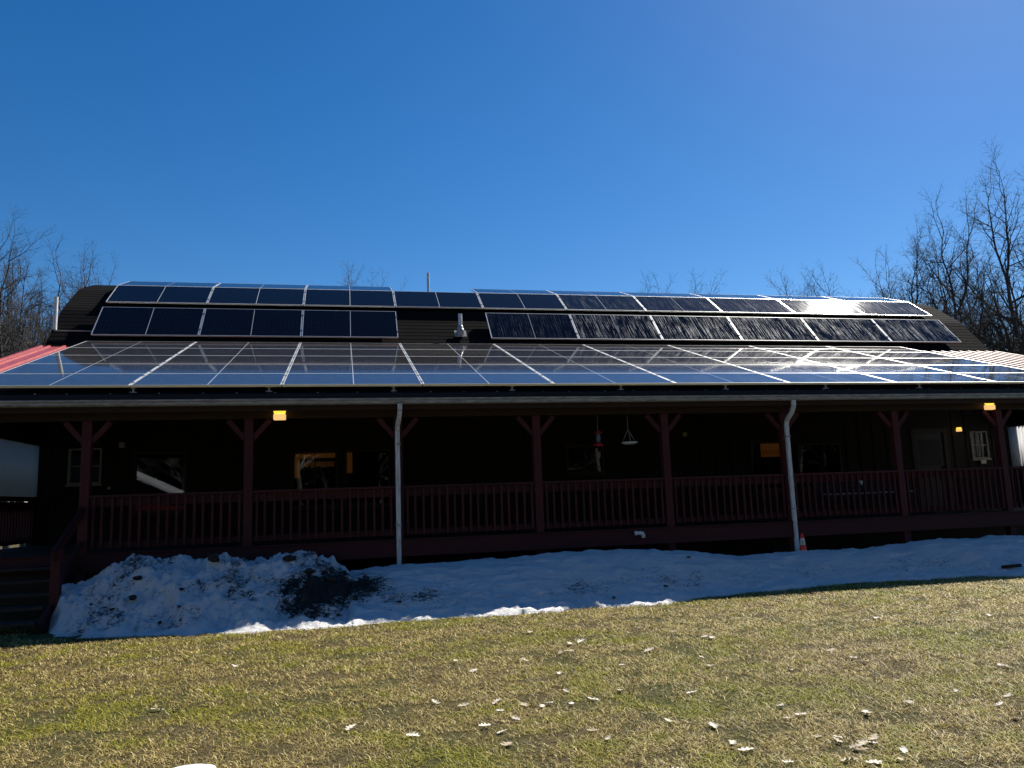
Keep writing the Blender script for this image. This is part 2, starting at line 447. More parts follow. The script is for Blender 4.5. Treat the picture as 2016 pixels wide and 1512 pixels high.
a = window(*opens[2], M['dark_trim'], 2, 1, .05)
mb = MB(); mb.box(-1.09, -.21, YW+.10, YW+.13, 2.64, 2.745); mb.box(-1.1, -.99, YW+.09, YW+.12, 2.2, 2.66); mb.build('lit_casing', M['lit_wood'], a)
mb = MB()
def val(mb, x0, x1, z0, z1, y):
    n = int((x1-x0)/.05)
    for i in range(n):
        xx = x0+(x1-x0)*i/n; mb.box(xx, xx+.04, y+(i % 2)*.012, y+.01+(i % 2)*.012, z0+random.Random(i).uniform(0, .05), z1)
val(mb, -.9, -.22, 2.42, 2.56, YW+.16); mb.build('valance', M['valance'], a)
b = window(*opens[3], M['dark_trim'], 1, 1, .05)
mb = MB(); mb.box(.05, .17, YW+.10, YW+.13, 2.28, 2.75); mb.build('lit_casing', M['lit_wood'], b)
window(*opens[4], M['dark_trim'], 2, 1, .06)
c = window(*opens[5], M['dark_trim'], 1, 1, .05)
mb = MB(); mb.box(10.42, 10.95, YW+.10, YW+.13, 2.40, 2.74); mb.build('lit_casing', M['lit_wood'], c)
mb = MB(); val(mb, 10.42, 10.95, 2.42, 2.56, YW+.08); mb.build('valance', M['valance'], c)
window(*opens[6], M['dark_trim'], 1, 1, .05)
o = window(*opens[8], M['trim'], 3, 2, .035)
mb = MB(); mb.box(16.82, 16.98, YW-.08, YW-.062, 2.06, 2.155); mb.build('small_sign', M['pvc'], o)
# door in its opening: dark blue leaf with tall glass
x0, x1, z0, z1 = opens[7]
dm = mat('blue_door_paint', (.009, .015, .026), .5)
mb = MB(); mb.box(x0+.03, x1-.03, YW+.02, YW+.065, z0, z1-.03); d = mb.build('door', dm, L)
mb = MB(); mb.box(x0-.09, x0+.03, YW-.025, YW+.07, z0, z1+.09); mb.box(x1-.03, x1+.09, YW-.025, YW+.07, z0, z1+.09); mb.box(x0+.03, x1-.03, YW-.024, YW+.07, z1-.03, z1+.09); mb.build('door_frame', M['dark_trim'], d)
mb = MB(); mb.tube([(x1-.1, YW-.04, 2.0), (x1-.1, YW+.02, 2.0)], .028, 10); mb.build('door_knob', M['iron'], d)
mb = MB(); mb.v = [(x0+.14, YW+.017, 2.05), (x1-.14, YW+.017, 2.05), (x1-.14, YW+.017, 2.75), (x0+.14, YW+.017, 2.75)]; mb.f = [(0, 1, 2, 3)]; mb.build('door_pane', mat('dim_door_glass', (.006, .011, .018), .35, 0, .15), d)

# porch roof: standing seam metal, black eave strip painting the panels' shade, ceiling
SL = math.tan(rad(18.62))
def pz(y): return 3.375 + (y-12.98)*SL
mb = MB()
mb.v = [(XL-.05, 12.98, pz(12.98)), (XR+.1, 12.98, pz(12.98)), (XR+.1, 18.6, pz(18.6)), (XL-.05, 18.6, pz(18.6))]
mb.v += [(x, y, z-.03) for x, y, z in mb.v]
mb.f = [(0, 1, 2, 3), (7, 6, 5, 4), (0, 4, 5, 1), (1, 5, 6, 2), (2, 6, 7, 3), (3, 7, 4, 0)]
ribs = [XL-.03] + [XL+.13+.305*i for i in range(3)] + [x for x in np.arange(15.0, XR+.1, .305)]
for x in ribs:
    mb.bar((x, 13.34 if x < 14 else 13.34, pz(13.34)+.012), (x, 18.58, pz(18.58)+.012), .045, .045)
mb.build('porch_roof', M['red_metal'], L)
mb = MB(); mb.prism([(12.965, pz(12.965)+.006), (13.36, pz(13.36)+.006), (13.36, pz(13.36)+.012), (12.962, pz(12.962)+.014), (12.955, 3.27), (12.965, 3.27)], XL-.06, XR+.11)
mb.build('eave_shade_strip', M['black'], L)
for i in range(40):
    x = XL + .5 + i*.62 + random.Random(i).uniform(-.12, .12)
    MB().box(x-.008, x+.008, 13.05, 13.066, pz(13.06)+.006, pz(13.06)+.02).build('screw_head', M['alu'], L)
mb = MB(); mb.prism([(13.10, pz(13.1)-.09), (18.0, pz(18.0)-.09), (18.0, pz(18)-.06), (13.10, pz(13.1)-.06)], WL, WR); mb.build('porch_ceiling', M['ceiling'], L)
mb = MB()
for i in range(31):
    x = WL+.2+i*.8; mb.prism([(13.45, pz(13.45)-.24), (17.98, pz(17.98)-.24), (17.98, pz(17.98)-.093), (13.45, pz(13.45)-.093)], x-.02, x+.02)
mb.build('rafters', M['ceiling'], L)
# beam + fascia board behind gutter
mb = MB(); mb.box(WL-.1, WR+.1, 13.30, 13.43, 3.02, 3.27); mb.build('porch_beam', M['beam'], L, bevel=.006)
mb = MB(); mb.box(XL-.02, XR+.06, 13.055, 13.09, 3.12, 3.35); mb.build('fascia_board', M['beam'], L)
# gutter: open K profile
gp = [(13.05, 3.30), (13.05, 3.205), (12.965, 3.205), (12.945, 3.225), (12.945, 3.255), (12.925, 3.275), (12.925, 3.30), (12.932, 3.30), (12.934, 3.28), (12.952, 3.258), (12.952, 3.228), (12.968, 3.212), (13.043, 3.212), (13.043, 3.30)]
mb = MB(); mb.prism(gp, XL-.06, XR+.1); mb.build('gutter', M['gutter'], L)
def spout(x, foot):
    mb = MB()
    path = [(x+.03, 12.985, 3.21), (x+.03, 12.985, 3.10), (x+.02, 13.06, 2.98), (x, 13.20, 2.86), (x, 13.245, 2.78), (x, 13.245, 1.6), (x, 13.245, foot)]
    for i in range(len(path)-1): 
        w_ = .076 - .0015*(i % 2)
        mb.bar(path[i], path[i+1], w_, w_*.8)
    o = mb.build('downspout', M['spout'], L, bevel=.008)
    for z in (2.55, 1.2): MB().box(x-.05, x+.05, 13.205, 13.285, z-.012, z+.012).build('strap', M['gutter'], o)
spout(.875, .3); spout(8.19, .2)

# posts with braces
def post(x, y=YP, brace=True, z0=0.0):
    mb = MB(); mb.box(-.07, .07, -.07, .07, z0, 3.018); p = mb.build('porch_post', M['stain'], None, bevel=.006)
    p.parent = L; p.matrix_parent_inverse = world_of(L).inverted(); p.location = (x, y, 0)
    if brace:
        for s_ in (-1, 1):
            mb = MB(); mb.bar((s_*.06, 0, 2.69), (s_*.33, 0, 3.0), .075, .085, Vector((0, 1, 0)))
            b = mb.build('brace', M['stain'], None, bevel=.004); b.parent = p
        for z in (1.25, 1.62):
            b = MB().tube([(0, -.069, z), (0, -.078, z)], .014, 8).build('bolt_head', M['iron'], None); b.parent = p
    return p
p0 = post(PX[0])
for x in PX[1:]:
    c = copy_tree(p0, L); c.location = (x, YP, 0)
# back corner posts of the porch ends
for x in (WL+.04, WR-.04):
    mb = MB(); mb.box(x-.06, x+.06, 17.83, 17.97, DECK, 4.6); mb.build('corner_post', M['wall'], L)

# deck
mb = MB()
y = 13.31
while y < 17.99:
    mb.box(WL-.05, WR+.05, y, min(y+.136, 17.99), DECK-.028, DECK); y += .142
mb.build('deck_boards', M['deck'], L)
mb = MB(); mb.box(WL-.05, WR+.05, 13.245, 13.285, .68, DECK-.035); mb.build('deck_rim_board', M['stain_h'], L, bevel=.004)
mb = MB(); mb.box(WL-.07, WR+.07, 13.225, 13.305, DECK-.034, DECK-.001); mb.build('deck_edge_board', M['stain_h'], L, bevel=.004)
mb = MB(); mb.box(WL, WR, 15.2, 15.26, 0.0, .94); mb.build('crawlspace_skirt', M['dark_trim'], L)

# railing sections
RT_Z = 1.85
def railing(n_bal, length, loose=True):
    r = empty('railing'); r.parent = L; r.matrix_parent_inverse = world_of(L).inverted()
    def part(nm, mb_, mt, bev=0):
        o = mb_.build(nm, mt, None, bevel=bev); o.parent = r; return o
    h = length/2
    part('top_rail', MB().box(-h, h, -.075, .065, RT_Z-.038, RT_Z), M['stain_h'], .005)
    part('upper_stringer', MB().box(-h, h, -.018, .02, RT_Z-.178, RT_Z-.039), M['stain_h'])
    part('lower_stringer', MB().box(-h, h, -.018, .02, 1.035, 1.125), M['stain_h'])
    first = None
    if loose:
        b0 = part('baluster', MB().box(-.019, .019, -.057, -.0185, 1.03, RT_Z-.039), M['stain'])
        for i in range(n_bal):
            o = b0 if i == 0 else b0.copy()
            if i: COL.objects.link(o)
            o.location = (-h + length*(i+.5)/n_bal, 0, 0)
    else:
        mb_ = MB()
        for i in range(n_bal):
            x = -h + length*(i+.5)/n_bal; mb_.box(x-.019, x+.019, -.057, -.0185, 1.03, RT_Z-.039)
        tag(part('baluster', mb_, M['stain']), kind='stuff')
    return r
bay = 2.429-.144
r0 = railing(17, bay)
r0.location = ((PX[1]+PX[2])/2, YP, 0)
for i in range(2, 7):
    c = copy_tree(r0, L); c.location = ((PX[i]+PX[i+1])/2, YP, 0)
r1 = railing(17, bay, False); r1.location = ((PX[7]+PX[8])/2, YP, 0)
for i in range(8, 10):
    c = copy_tree(r1, L); c.location = ((PX[i]+PX[i+1])/2, YP, 0)
r2 = railing(31, 4.3, False); r2.location = (WL+.03, 15.65, 0); r2.rotation_euler = (0, 0, rad(90))
c = copy_tree(r2, L); c.location = (WR-.03, 15.65, 0)

jr = random.Random(12)
for o in bpy.data.objects:
    if o.name.startswith('baluster') and o.get('kind') != 'stuff':
        o.location.x += jr.uniform(-.006, .006); o.rotation_euler.y = jr.uniform(-.006, .006); o.location.z += jr.uniform(-.004, 0)
# entry stairs at the left bay
st = empty('entry_stairs'); st.parent = L; st.matrix_parent_inverse = world_of(L).inverted(); st.location = (-5.15, 13.2, 0)
for i in range(5):
    z = DECK - .162*(i+1); y = 13.235 - .28*(i+1)
    mb = MB(); mb.box(-6.3, -4.06, y, y+.27, z-.04, z); mb.build('tread', M['deck'], st)
for x in (-6.34, -4.0):
    mb = MB(); mb.bar((x, 13.24, .83), (x, 11.86, .02), .05, .26); mb.build('stair_stringer', M['stain_h'], st)
mb = MB(); mb.box(-4.02, -3.90, 12.18, 12.30, 0, 1.10); mb.build('newel_post', M['stain'], st, bevel=.005)
mb = MB(); mb.bar((-3.965, 13.29, 1.62), (-3.965, 12.10, 1.0), .045, .16); mb.build('handrail', M['stain_h'], st)
mb = MB(); mb.bar((-3.965, 13.29, 1.12), (-3.965, 12.3, .58), .045, .09); mb.build('handrail_stringer', M['stain_h'], st)

# corrugated plastic end panels
def end_panel(x, lo, hi, y0, y1, mt='poly'):
    mb = MB(); n = int((y1-y0)/.012)
    for i in range(n+1):
        y = y0+(y1-y0)*i/n; xx = x+.022*math.sin(y*2*math.pi/.115)
        mb.v += [(xx, y, lo), (xx, y, hi)]
    for i in range(n): mb.f.append((2*i, 2*i+1, 2*i+3, 2*i+2))
    o = mb.build('corrugated_panel', M[mt], L, smooth=True, fix=False)
    sd = o.modifiers.new('thick', 'SOLIDIFY'); sd.thickness = .0015
    mb = MB(); mb.box(x-.03, x+.03, y0, y1, hi, hi+.09); mb.box(x-.03, x+.03, y0, y1, lo-.09, lo); mb.build('panel_batten', M['stain_h'], o)
end_panel(-6.2, 1.95, 3.0, 13.5, 17.8, 'poly_old')
end_panel(17.70, 1.95, 3.02, 13.5, 17.8)

for x in (-6.2, 17.70):
    mb = MB(); mb.prism([(13.44, 3.10), (17.99, 3.10), (17.99, pz(17.99)-.1), (13.44, pz(13.44)-.1)], x-.03, x+.03); mb.build('porch_end_boarding', M['wall'], L)
# roof pipes
def vent(x, y, z0, z1, r, flash):
    mb = MB(); mb.tube([(x, y, z0), (x, y, z1)], r, 14); 
    mb.tube([(x, y, z1), (x, y, z1+.002)], r*.75, 14)
    o = mb.build('vent_pipe', M['pvc'], L, smooth=False)
    if flash:
        mb = MB(); mb.lathe([(r*1.05, .17), (r*1.4, .14), (r*1.45, .10), (r*1.9, .06), (r*2.0, 0.), (r*1.5, -.12)], 18, (x, y, z0+.12))
        n_ = Vector((0, -.74, .673))
        pl = []
        cpt = Vector((x, y, z0+.08))
        ax = Vector((1, 0, 0)); ay = n_.cross(ax)
        mb.bar(cpt - ay*.13, cpt + ay*.13, .30, .012)
        mb.build('pipe_flashing', M['gutter'], o, smooth=False)
vent(-6.45, 19.05, 5.75, 6.52, .045, False)
vent(2.52, 23.0, 7.5, 8.52, .04, False)
vent(2.87, 18.98, 5.66, 6.25, .05, True)
mb = MB(); mb.tube([(-6.42, 18.93, 5.70), (-5.62, 18.93, 5.70)], .014, 8); mb.build('conduit', M['gutter'], L)
mb = MB()
mb.tube([(5.0, 13.20, .885), (5.12, 13.20, .885), (5.155, 13.20, .875), (5.17, 13.20, .845), (5.17, 13.20, .80)], .034, 12); mb.tube([(5.0, 13.20, .885), (5.05, 13.20, .885)], .04, 12)
mb.build('drain_elbow', M['pvc'], L, smooth=True)
for (x, z, s_) in ((-4.65, 3.0, .055), (8.27, 3.0, .055)):
    mb = MB(); mb.box(x-s_, x+s_, YW-.10, YW-.019, z-s_, z+s_*1.1); mb.build('wall_box', M['trim'], L, bevel=.01)
for z in (1.86, 2.1):
    mb = MB(); mb.box(-4.905, -4.855, YW-.04, YW-.019, z-.03, z+.03); mb.build('wall_switch', M['pvc'], L)

# ------------------------------------------------------------------ solar panels
PW, PH = 2.286, 1.131
PITCH_X, PITCH_S = 2.3024, 1.1438
def make_panel(cells):
    r = empty('solar_panel')
    f = MB(); h = PW/2; t = .036; e = .020; e2 = .011
    f.box(-h, -h+e, 0, PH, -t, .002); f.box(h-e, h, 0, PH, -t, .002)
    f.box(-h+e, h-e, 0, e2, -t, .0015); f.box(-h+e, h-e, PH-e2, PH, -t, .0015)
    fo = f.build('frame', M['alu'], None); fo.parent = r
    gl = MB(); gl.box(-h+e, h-e, e2, PH-e2, -.012, 0); go = gl.build('cell_glass', M[cells], None); go.parent = r
    for yy in (.24, .89):
        cb = MB(); cb.box(h-.012, h+.028, yy-.022, yy+.022, .0025, .008); co = cb.build('clamp', M['clamp'], None); co.parent = r
    return r
protos = {}
ORD = ['first', 'second', 'third', 'fourth', 'fifth', 'sixth', 'seventh', 'eighth', 'ninth', 'tenth']
def put_panel(col, y, z, sl, label, group, cells):
    if cells not in protos: protos[cells] = o = make_panel(cells)
    else: o = copy_tree(protos[cells])
    o.location = (-5.605 + PITCH_X*(col+.5), y, z); o.rotation_euler = (rad(sl), 0, 0)
    tag(o, label, 'solar panel', group)
    return o
rows = ['lowest row along the eave', 'second row up', 'middle row', 'fourth row up', 'top row']
YL, ZL, AL = 13.0325, 3.5455, 18.62
for r_ in range(5):
    for c_ in range(9):
        put_panel(c_, YL + r_*PITCH_S*math.cos(rad(AL)), ZL + r_*PITCH_S*math.sin(rad(AL)), AL,
                  'porch roof solar panel in the %s, %s from left' % (rows[r_], ORD[c_]), 'solar panels on the porch roof',
                  'cells_porch' if c_ < 5 else 'cells_film')
for k, c_ in enumerate([0, 1, 2, 4, 5, 6, 7, 8, 9]):
    put_panel(c_, 18.731, 5.58, 47.67, 'solar panel on the steep shingle slope, %s from left, %s' % (ORD[k], 'clean dark glass' if c_ < 4 else 'glass marked with streaks'),
              'solar panels on the steep roof slope', 'cells' if c_ < 3 else ('cells_some' if c_ < 5 else 'cells_wet'))
for c_ in range(10):
    put_panel(c_, 19.728, 6.609, 35.88, 'dark solar panel in the upper roof row above the steep one, %s from left' % ORD[c_],
              'solar panels in the upper roof row', 'cells' if c_ < 5 else ('cells_some' if c_ < 6 else 'cells_haze'))
for k, c_ in enumerate([0, 1, 2, 4, 5, 6, 7, 8, 9]):
    put_panel(c_, 20.655, 7.279, 20.99, 'solar panel seen edge on along the roof ridge, %s from left' % ORD[k], 'solar panels along the ridge', 'cells')
# racking rails under the arrays
def rail_bar(p, q, label):
    d = (Vector(q)-Vector(p)); mb = MB(); mb.bar(p, q, .04, .055, Vector((1, 0, 0)))
    return mb
rk = empty('panel_racking', (4.8, 13.1, 3.4)); tag(rk, 'dark metal rails and feet holding the porch roof panels off the metal', 'racking')
for i in range(19):
    x = -5.605 + PITCH_X*.5*i + (.0 if i % 2 else 0)
    off = .05
    mb = MB(); mb.bar((x, 13.08, pz(13.08)+.115), (x, 18.3, pz(18.3)+.115), .035, .05); mb.build('rail', M['black'], rk)
for i, x in enumerate([pix(q, 770, 1, 13.1).x for q in (263, 530, 775, 1008, 1222, 1428, 1625, 1810)]):
    mb = MB(); mb.box(x-.045, x+.045, 13.07, 13.1, pz(13.08)+.095, pz(13.08)+.13); mb.box(x-.015, x+.015, 13.075, 13.095, pz(13.08)+.03, pz(13.08)+.095); mb.box(x-.05, x+.05, 13.06, 13.13, pz(13.1)+.016, pz(13.1)+.03)
    mb.build('roof_foot', M['trim'], rk)

# ------------------------------------------------------------------ porch things
def lamp(x, y, z, s_, label):
    r = empty('porch_lamp', (x, y, z)); tag(r, label, 'lamp', 'lit porch lamps')
    mb = MB(); mb.box(x-s_, x+s_, y-.11, y-.012, z, z+s_*1.0); o = mb.build('lamp_shade', M['lamp'], r, bevel=s_*.15)
    mb = MB(); mb.box(x-s_*.97, x+s_*.97, y-.108, y-.02, z+s_*1.02, z+s_*1.85); mb.build('lamp_glow', M['lamp_top'], r, bevel=s_*.3)
    mb = MB(); mb.box(x-s_*.5, x+s_*.5, y-.02, y, z+s_*.3, z+s_*1.98); mb.build('back_plate', M['iron'], r)
lamp(-1.045, 13.29, 2.985, .098, 'square yellow glowing lamp on the porch beam beside the second post')
lamp(12.775, 13.29, 3.005, .098, 'square yellow glowing lamp on the porch beam near the right end')
lamp(16.235, YW-.018, 2.94, .06, 'small glowing wall lamp between the blue door and grid window')

fd = empty('bird_feeder', (4.56, 13.6, 2.45)); tag(fd, 'tube bird feeder with red cap and base hanging above the railing', 'bird feeder')
rm = mat('red_plastic', (.30, .012, .02), .4); cm = mat('clear_tube_seed', (.10, .12, .14), .25)
x, y = 4.56, 13.6
mb = MB(); mb.tube([(x, y, 2.54), (x, y, 2.70)], .042, 14); mb.build('tube', cm, fd, smooth=True)
mb = MB(); mb.lathe([(0, .04), (.03, .035), (.07, .0), (.07, -.012), (0, -.012)], 16, (x, y, 2.712)); mb.build('cap', rm, fd, smooth=True)
mb = MB(); mb.lathe([(.043, .05), (.05, .03), (.095, .02), (.095, .0), (.06, -.02), (0, -.02)], 16, (x, y, 2.48)); mb.build('tray', rm, fd, smooth=True)
mb = MB(); mb.tube([(x, y, 2.75), (x, y, 3.45)], .004, 6); mb.build('hanger', M['gutter'], fd)
hd = empty('hanging_dish', (5.17, 13.6, 2.49)); tag(hd, 'shallow pale dish hung from the porch on three thin chains', 'hanging dish')
x = 5.165
mb = MB(); mb.lathe([(0, 0), (.10, .005), (.15, .03), (.155, .04), (.14, .045), (.09, .02), (0, .015)], 20, (x, y, 2.485)); mb.build('dish', M['pvc'], hd, smooth=True)
mb = MB()
for a in (0.3, 2.4, 4.5): mb.tube([(x+.145*math.cos(a), y+.145*math.sin(a), 2.525), (x-.02, y, 2.76)], .005, 6)
mb.tube([(x-.02, y, 2.76), (x-.02, y, 3.4)], .004, 6)
mb.build('chain', M['gutter'], hd)

BX = -.27
# bench with heart back
bn = empty('heart_bench', (11.3, 15.2, DECK)); tag(bn, 'dark porch bench with a pale heart cut on its slatted back', 'bench')
mb = MB(); mb.box(10.3+BX, 12.4+BX, 14.95, 15.4, DECK+.40, DECK+.44); mb.build('seat', M['deck'], bn)
for xx in (10.34+BX, 12.32+BX):
    mb = MB(); mb.box(xx, xx+.06, 14.97, 15.03, DECK, DECK+.62); mb.build('leg', M['deck'], bn)
    mb = MB(); mb.box(xx, xx+.06, 15.37, 15.43, DECK, DECK+.86); mb.build('leg', M['deck'], bn)
mb = MB()
for k in range(4): mb.box(10.4+BX, 12.32+BX, 15.385, 15.41, DECK+.50+k*.1, DECK+.57+k*.1)
mb.build('backrest', M['deck'], bn)
mb = MB(); mb.box(10.25+BX, 12.45+BX, 14.94, 14.96, DECK+.44, DECK+.465); mb.build('seat_edge', M['trim'], bn)
cx, cz = 11.17+BX, DECK+.79
out = []
for k in range(36):
    t = 2*math.pi*k/36; out.append((cx+.0095*16*math.sin(t)**3, cz+.0105*(13*math.cos(t)-5*math.cos(2*t)-2*math.cos(3*t)-math.cos(4*t))))
mb = MB(); n = len(out); mb.v = [(a, 14.90, b) for a, b in out] + [(a, 14.925, b) for a, b in out]
mb.f = [tuple(range(n)), tuple(reversed(range(n, 2*n)))] + [(i, (i+1) % n, n+(i+1) % n, n+i) for i in range(n)]
mb.build('heart', M['pvc'], bn)

# traffic cone standing in the snow behind the bank
cn = empty('traffic_cone', (8.02, 12.78, .30)); tag(cn, 'orange traffic cone with two dirty white bands in the snow by the downspout', 'traffic cone')
om = mat('cone_orange', (.75, .045, .018), .5); wm = mat('cone_white_band', (.55, .52, .46), .5)
g = NG(wm); f = g.noise(g.coord('Object'), 28, 4); g.l(g.ramp(f, [(.36, (.12, .11, .09)), (.46, (.58, .55, .48))]), g.p.inputs['Base Color'])
c0 = (8.02, 12.78, .30)
def cr(z): return .085 - z*(.085-.026)/.46
mb = MB(); mb.lathe([(cr(0), 0), (cr(.46), .46), (.018, .463), (.018, .44)], 24, c0); mb.build('cone_body', om, cn, smooth=True)
mb = MB(); mb.lathe([(cr(.25)+.002, .225), (cr(.37)+.002, .385)], 24, c0); mb.build('band', wm, cn, smooth=True)
mb = MB(); mb.lathe([(cr(.07)+.002, .07), (cr(.17)+.002, .175)], 24, c0); mb.build('band', wm, cn, smooth=True)
mb = MB(); mb.box(7.88, 8.16, 12.64, 12.92, .275, .30); mb.build('base', om, cn, bevel=.01)

# ------------------------------------------------------------------ snow
def interp(x, tab): return float(np.interp(x, [a for a, b in tab], [b for a, b in tab]))
def fbm(x, y, sc, oc=5, seed=0.): return noise.fractal(Vector((x*sc+seed, y*sc-seed, seed*.37)), .9, 2.1, oc)
YB = 12.7
front = [(-4.5, 11.6), (-3.9, 11.33), (-3.2, 11.10), (-2.6, 10.95), (-2.0, 10.76), (-1.2, 10.66), (-.4, 10.60), (.05, 10.62), (.3, 10.74), (.8, 10.66), (1.5, 10.74), (2.0, 10.64), (2.72, 10.68), (3.4, 10.78), (3.8, 10.66), (4.4, 10.66), (4.8, 10.84), (5.2, 11.04), (6.03, 11.2), (7.2, 11.42), (8.3, 11.55), (9.0, 11.42), (9.61, 11.42), (10.3, 11.42), (10.7, 11.15), (11.5, 11.0), (13, 11.1), (16, 11.3)]
pile_top = [(-4.6, .40), (-4.1, .48), (-3.77, .53), (-3.45, .68), (-3.16, .80), (-2.95, .83), (-2.6, .88), (-2.38, .925), (-2.1, .80), (-1.8, .83), (-1.55, .72), (-1.2, .77), (-.91, .83), (-.46, .75), (-.2, .64), (0, .52), (.35, .30), (.7, .05), (1.0, -.2)]
bank_top = [(-.6, .3), (.0, .50), (.5, .555), (.87, .57), (2.18, .585), (3.0, .59), (3.5, .63), (3.9, .645), (5.08, .62), (5.8, .53), (6.67, .43), (7.3, .42), (7.75, .43), (9.18, .43), (9.7, .46), (10.25, .515), (11.3, .52), (12.48, .515), (14, .5), (16.5, .4)]
def snow_sheet(name, x0, x1, step, height, dirt):
    nx = int((x1-x0)/step); ny = int((13.5-10.3)/step)
    V = np.zeros((nx+1, ny+1, 3)); D = np.zeros((nx+1, ny+1))
    for i in range(nx+1):
        x = x0+(x1-x0)*i/nx
        for j in range(ny+1):
            y = 10.3 + 3.2*j/ny
            V[i, j] = (x, y, height(x, y)); D[i, j] = dirt(x, y)
    idx = np.arange((nx+1)*(ny+1)).reshape(nx+1, ny+1)
    q = np.stack([idx[:-1, :-1], idx[1:, :-1], idx[1:, 1:], idx[:-1, 1:]], -1).reshape(-1, 4)
    zz = V[..., 2].reshape(-1); keep = zz[q].max(1) > -.01; q = q[keep]
    used = np.unique(q); mp = -np.ones(len(zz), int); mp[used] = np.arange(len(used))
    me = bpy.data.meshes.new(name); me.from_pydata(V.reshape(-1, 3)[used].tolist(), [], mp[q].tolist())
    a = me.attributes.new('dirt', 'FLOAT', 'POINT'); a.data.foreach_set('value', D.reshape(-1)[used].astype(np.float32))
    me.polygons.foreach_set('use_smooth', [True]*len(me.polygons)); me.materials.append(M['snow'])
    o = bpy.data.objects.new(name, me); COL.objects.link(o); return o
def shape(x, y, top, wob, lip, pw):
    yf = interp(x, front) + wob*fbm(x, 3.1, 2.2, 5, 7.)
    t = (y-yf)/(YB-yf)
    if t <= 0: return -.03 + max(t, -1)*.25
    h = interp(x, top)
    k = min(t, 1.0)
    s_ = k**pw*(1-.35*k) / .65 if False else (1-(1-k**1.6)**pw)
    z = h*s_
    z += lip*min(1, t/.035)*max(0, 1-t*.6)
    if t > 1: z -= (t-1)**2*h*2.2
    return z
def bank_h(x, y):
    z = shape(x, y, bank_top, .10, .035, 2.0)
    z += .034*fbm(x, y, 1.1, 3, 3.) + .030*fbm(x*.8, y*1.3, 4.5, 6, 9.) + .010*fbm(x, y, 14, 4, 13.)*(1.1-.6*min(1, max(0, (y-11)/1.6)))
    t = (y-interp(x, front))/(YB-interp(x, front))
    if -.02 < t < .18: z += .040*max(0, fbm(x, y, 6, 3, 2.))*(1 if x < 5 else .4)+.012*fbm(x, y, 20, 3, 5.)
    if x < .1: z -= (.1-x)*.9
    return z
def pile_h(x, y):
    xb = -3.80-(y-11.39)*.27 + .10*fbm(x, y, 2.5, 3, 8.); lf = min(1., max(0., (x-xb)/(.12+.35*max(0., (12.4-y)))))
    z = shape(x, y, pile_top, .16, .015, 2.0)
    if z > -.02:
        q_ = min(1., max(0., (y-interp(x, front)))/.45+.12)
        z += q_*.10*fbm(x, y, 1.7, 3, 1.) + q_*.075*fbm(x*1.0, y, 4.5, 5, 4.) + q_*.034*fbm(x, y, 14, 4, 6.)
        d, p_ = noise.voronoi(Vector((x*3.1, y*3.1, 2.)))
        z += q_*.13*(.45-min(.6, d[0])) + q_*.05*(.35-abs(fbm(x, y, 5.5, 4, 17.)))+ q_*.03*(.3-abs(fbm(x, y, 13, 3, 19.)))
        # broken slabs of ice near the crest
        for (cx_, cy_, rx, ry, hh) in ((-1.72, 12.45, .30, .22, .10), (-2.95, 12.5, .16, .2, .07), (-.95, 12.5, .22, .2, .06), (-3.9, 12.4, .25, .3, .06)):
            u = abs(x-cx_)/rx + .2*fbm(x, y, 6, 2, 3.); v_ = abs(y-cy_)/ry
            if max(u, v_) < 1: z += hh*(1-max(u, v_)**6)
    return (z+.03)*lf**.7-.03
def pile_d(x, y):
    d = .31 + .45*fbm(x, y, 1.5, 5, 11.) + .18*fbm(x, y, 6, 4, 2.)
    t = (y-interp(x, front))/(YB-interp(x, front))
    # soil heap tipped on the right flank, lower left seam of soil
    e = math.exp(-(((x+.42)/.60)**2 + ((t-.70)/.40)**2)); d += .38*e
    e = math.exp(-(((x-.15)/.50)**2 + ((t-.58)/.28)**2)); d += .34*e
    e = math.exp(-(((x+.75)/.40)**2 + ((t-.38)/.22)**2)); d += .30*e
    e = math.exp(-(((x+3.55)/.45)**2 + ((t-.50)/.16)**2)); d += .22*e
    e = math.exp(-(((x+2.95)/.22)**2 + ((t-.30)/.15)**2)); d += .30*e
    e = math.exp(-(((x+1.5)/.35)**2 + ((t-.45)/.35)**2)); d += .06*e
    if t < .14: d *= .25
    return max(0., min(1., d))
def bank_d(x, y):
    t = (y-interp(x, front))/(YB-interp(x, front))
    d = .15 + .16*fbm(x, y, 1.2, 5, 21.) + .10*fbm(x*.6, y, 6, 4, 5.)
    d += .09*math.exp(-(((x-4.2)/1.5)**2+((t-.38)/.16)**2)) + .16*math.exp(-((t-.32)/.20)**2)
    d += .7*math.exp(-(((x-.25)/.42)**2+((t-.62)/.22)**2)) + .3*math.exp(-(((x-1.1)/.35)**2+((t-.36)/.10)**2))
    if t < .12: d *= .3
    return max(0., min(1., d))
pile = snow_sheet('snow_pile', -4.6, 1.0, .022, pile_h, pile_d)
tag(pile, 'tall dirty plowed snow pile mixed with dark soil at the porch stairs', 'snow pile')
bank = snow_sheet('snow_bank', -.6, 16.5, .028, bank_h, bank_d)
tag(bank, 'long low bluish snow bank lying along the porch front', 'snow bank')
def clod(x, y, sx, sy, sz, seed, zf):
    bm = bmesh.new(); bmesh.ops.create_icosphere(bm, subdivisions=2, radius=1)
    for v in bm.verts:
        k = 1+.45*noise.noise(v.co*1.6+Vector((seed, 0, 0))); v.co = Vector((v.co.x*sx*k, v.co.y*sy*k, v.co.z*sz*k))
    me = bpy.data.meshes.new('dirt_clod'); bm.to_mesh(me); bm.free(); me.materials.append(M['rock'])
    o = bpy.data.objects.new('dirt_clod', me); COL.objects.link(o); o.location = (x, y, zf(x, y)); o.rotation_euler = (0, 0, seed)
    return o
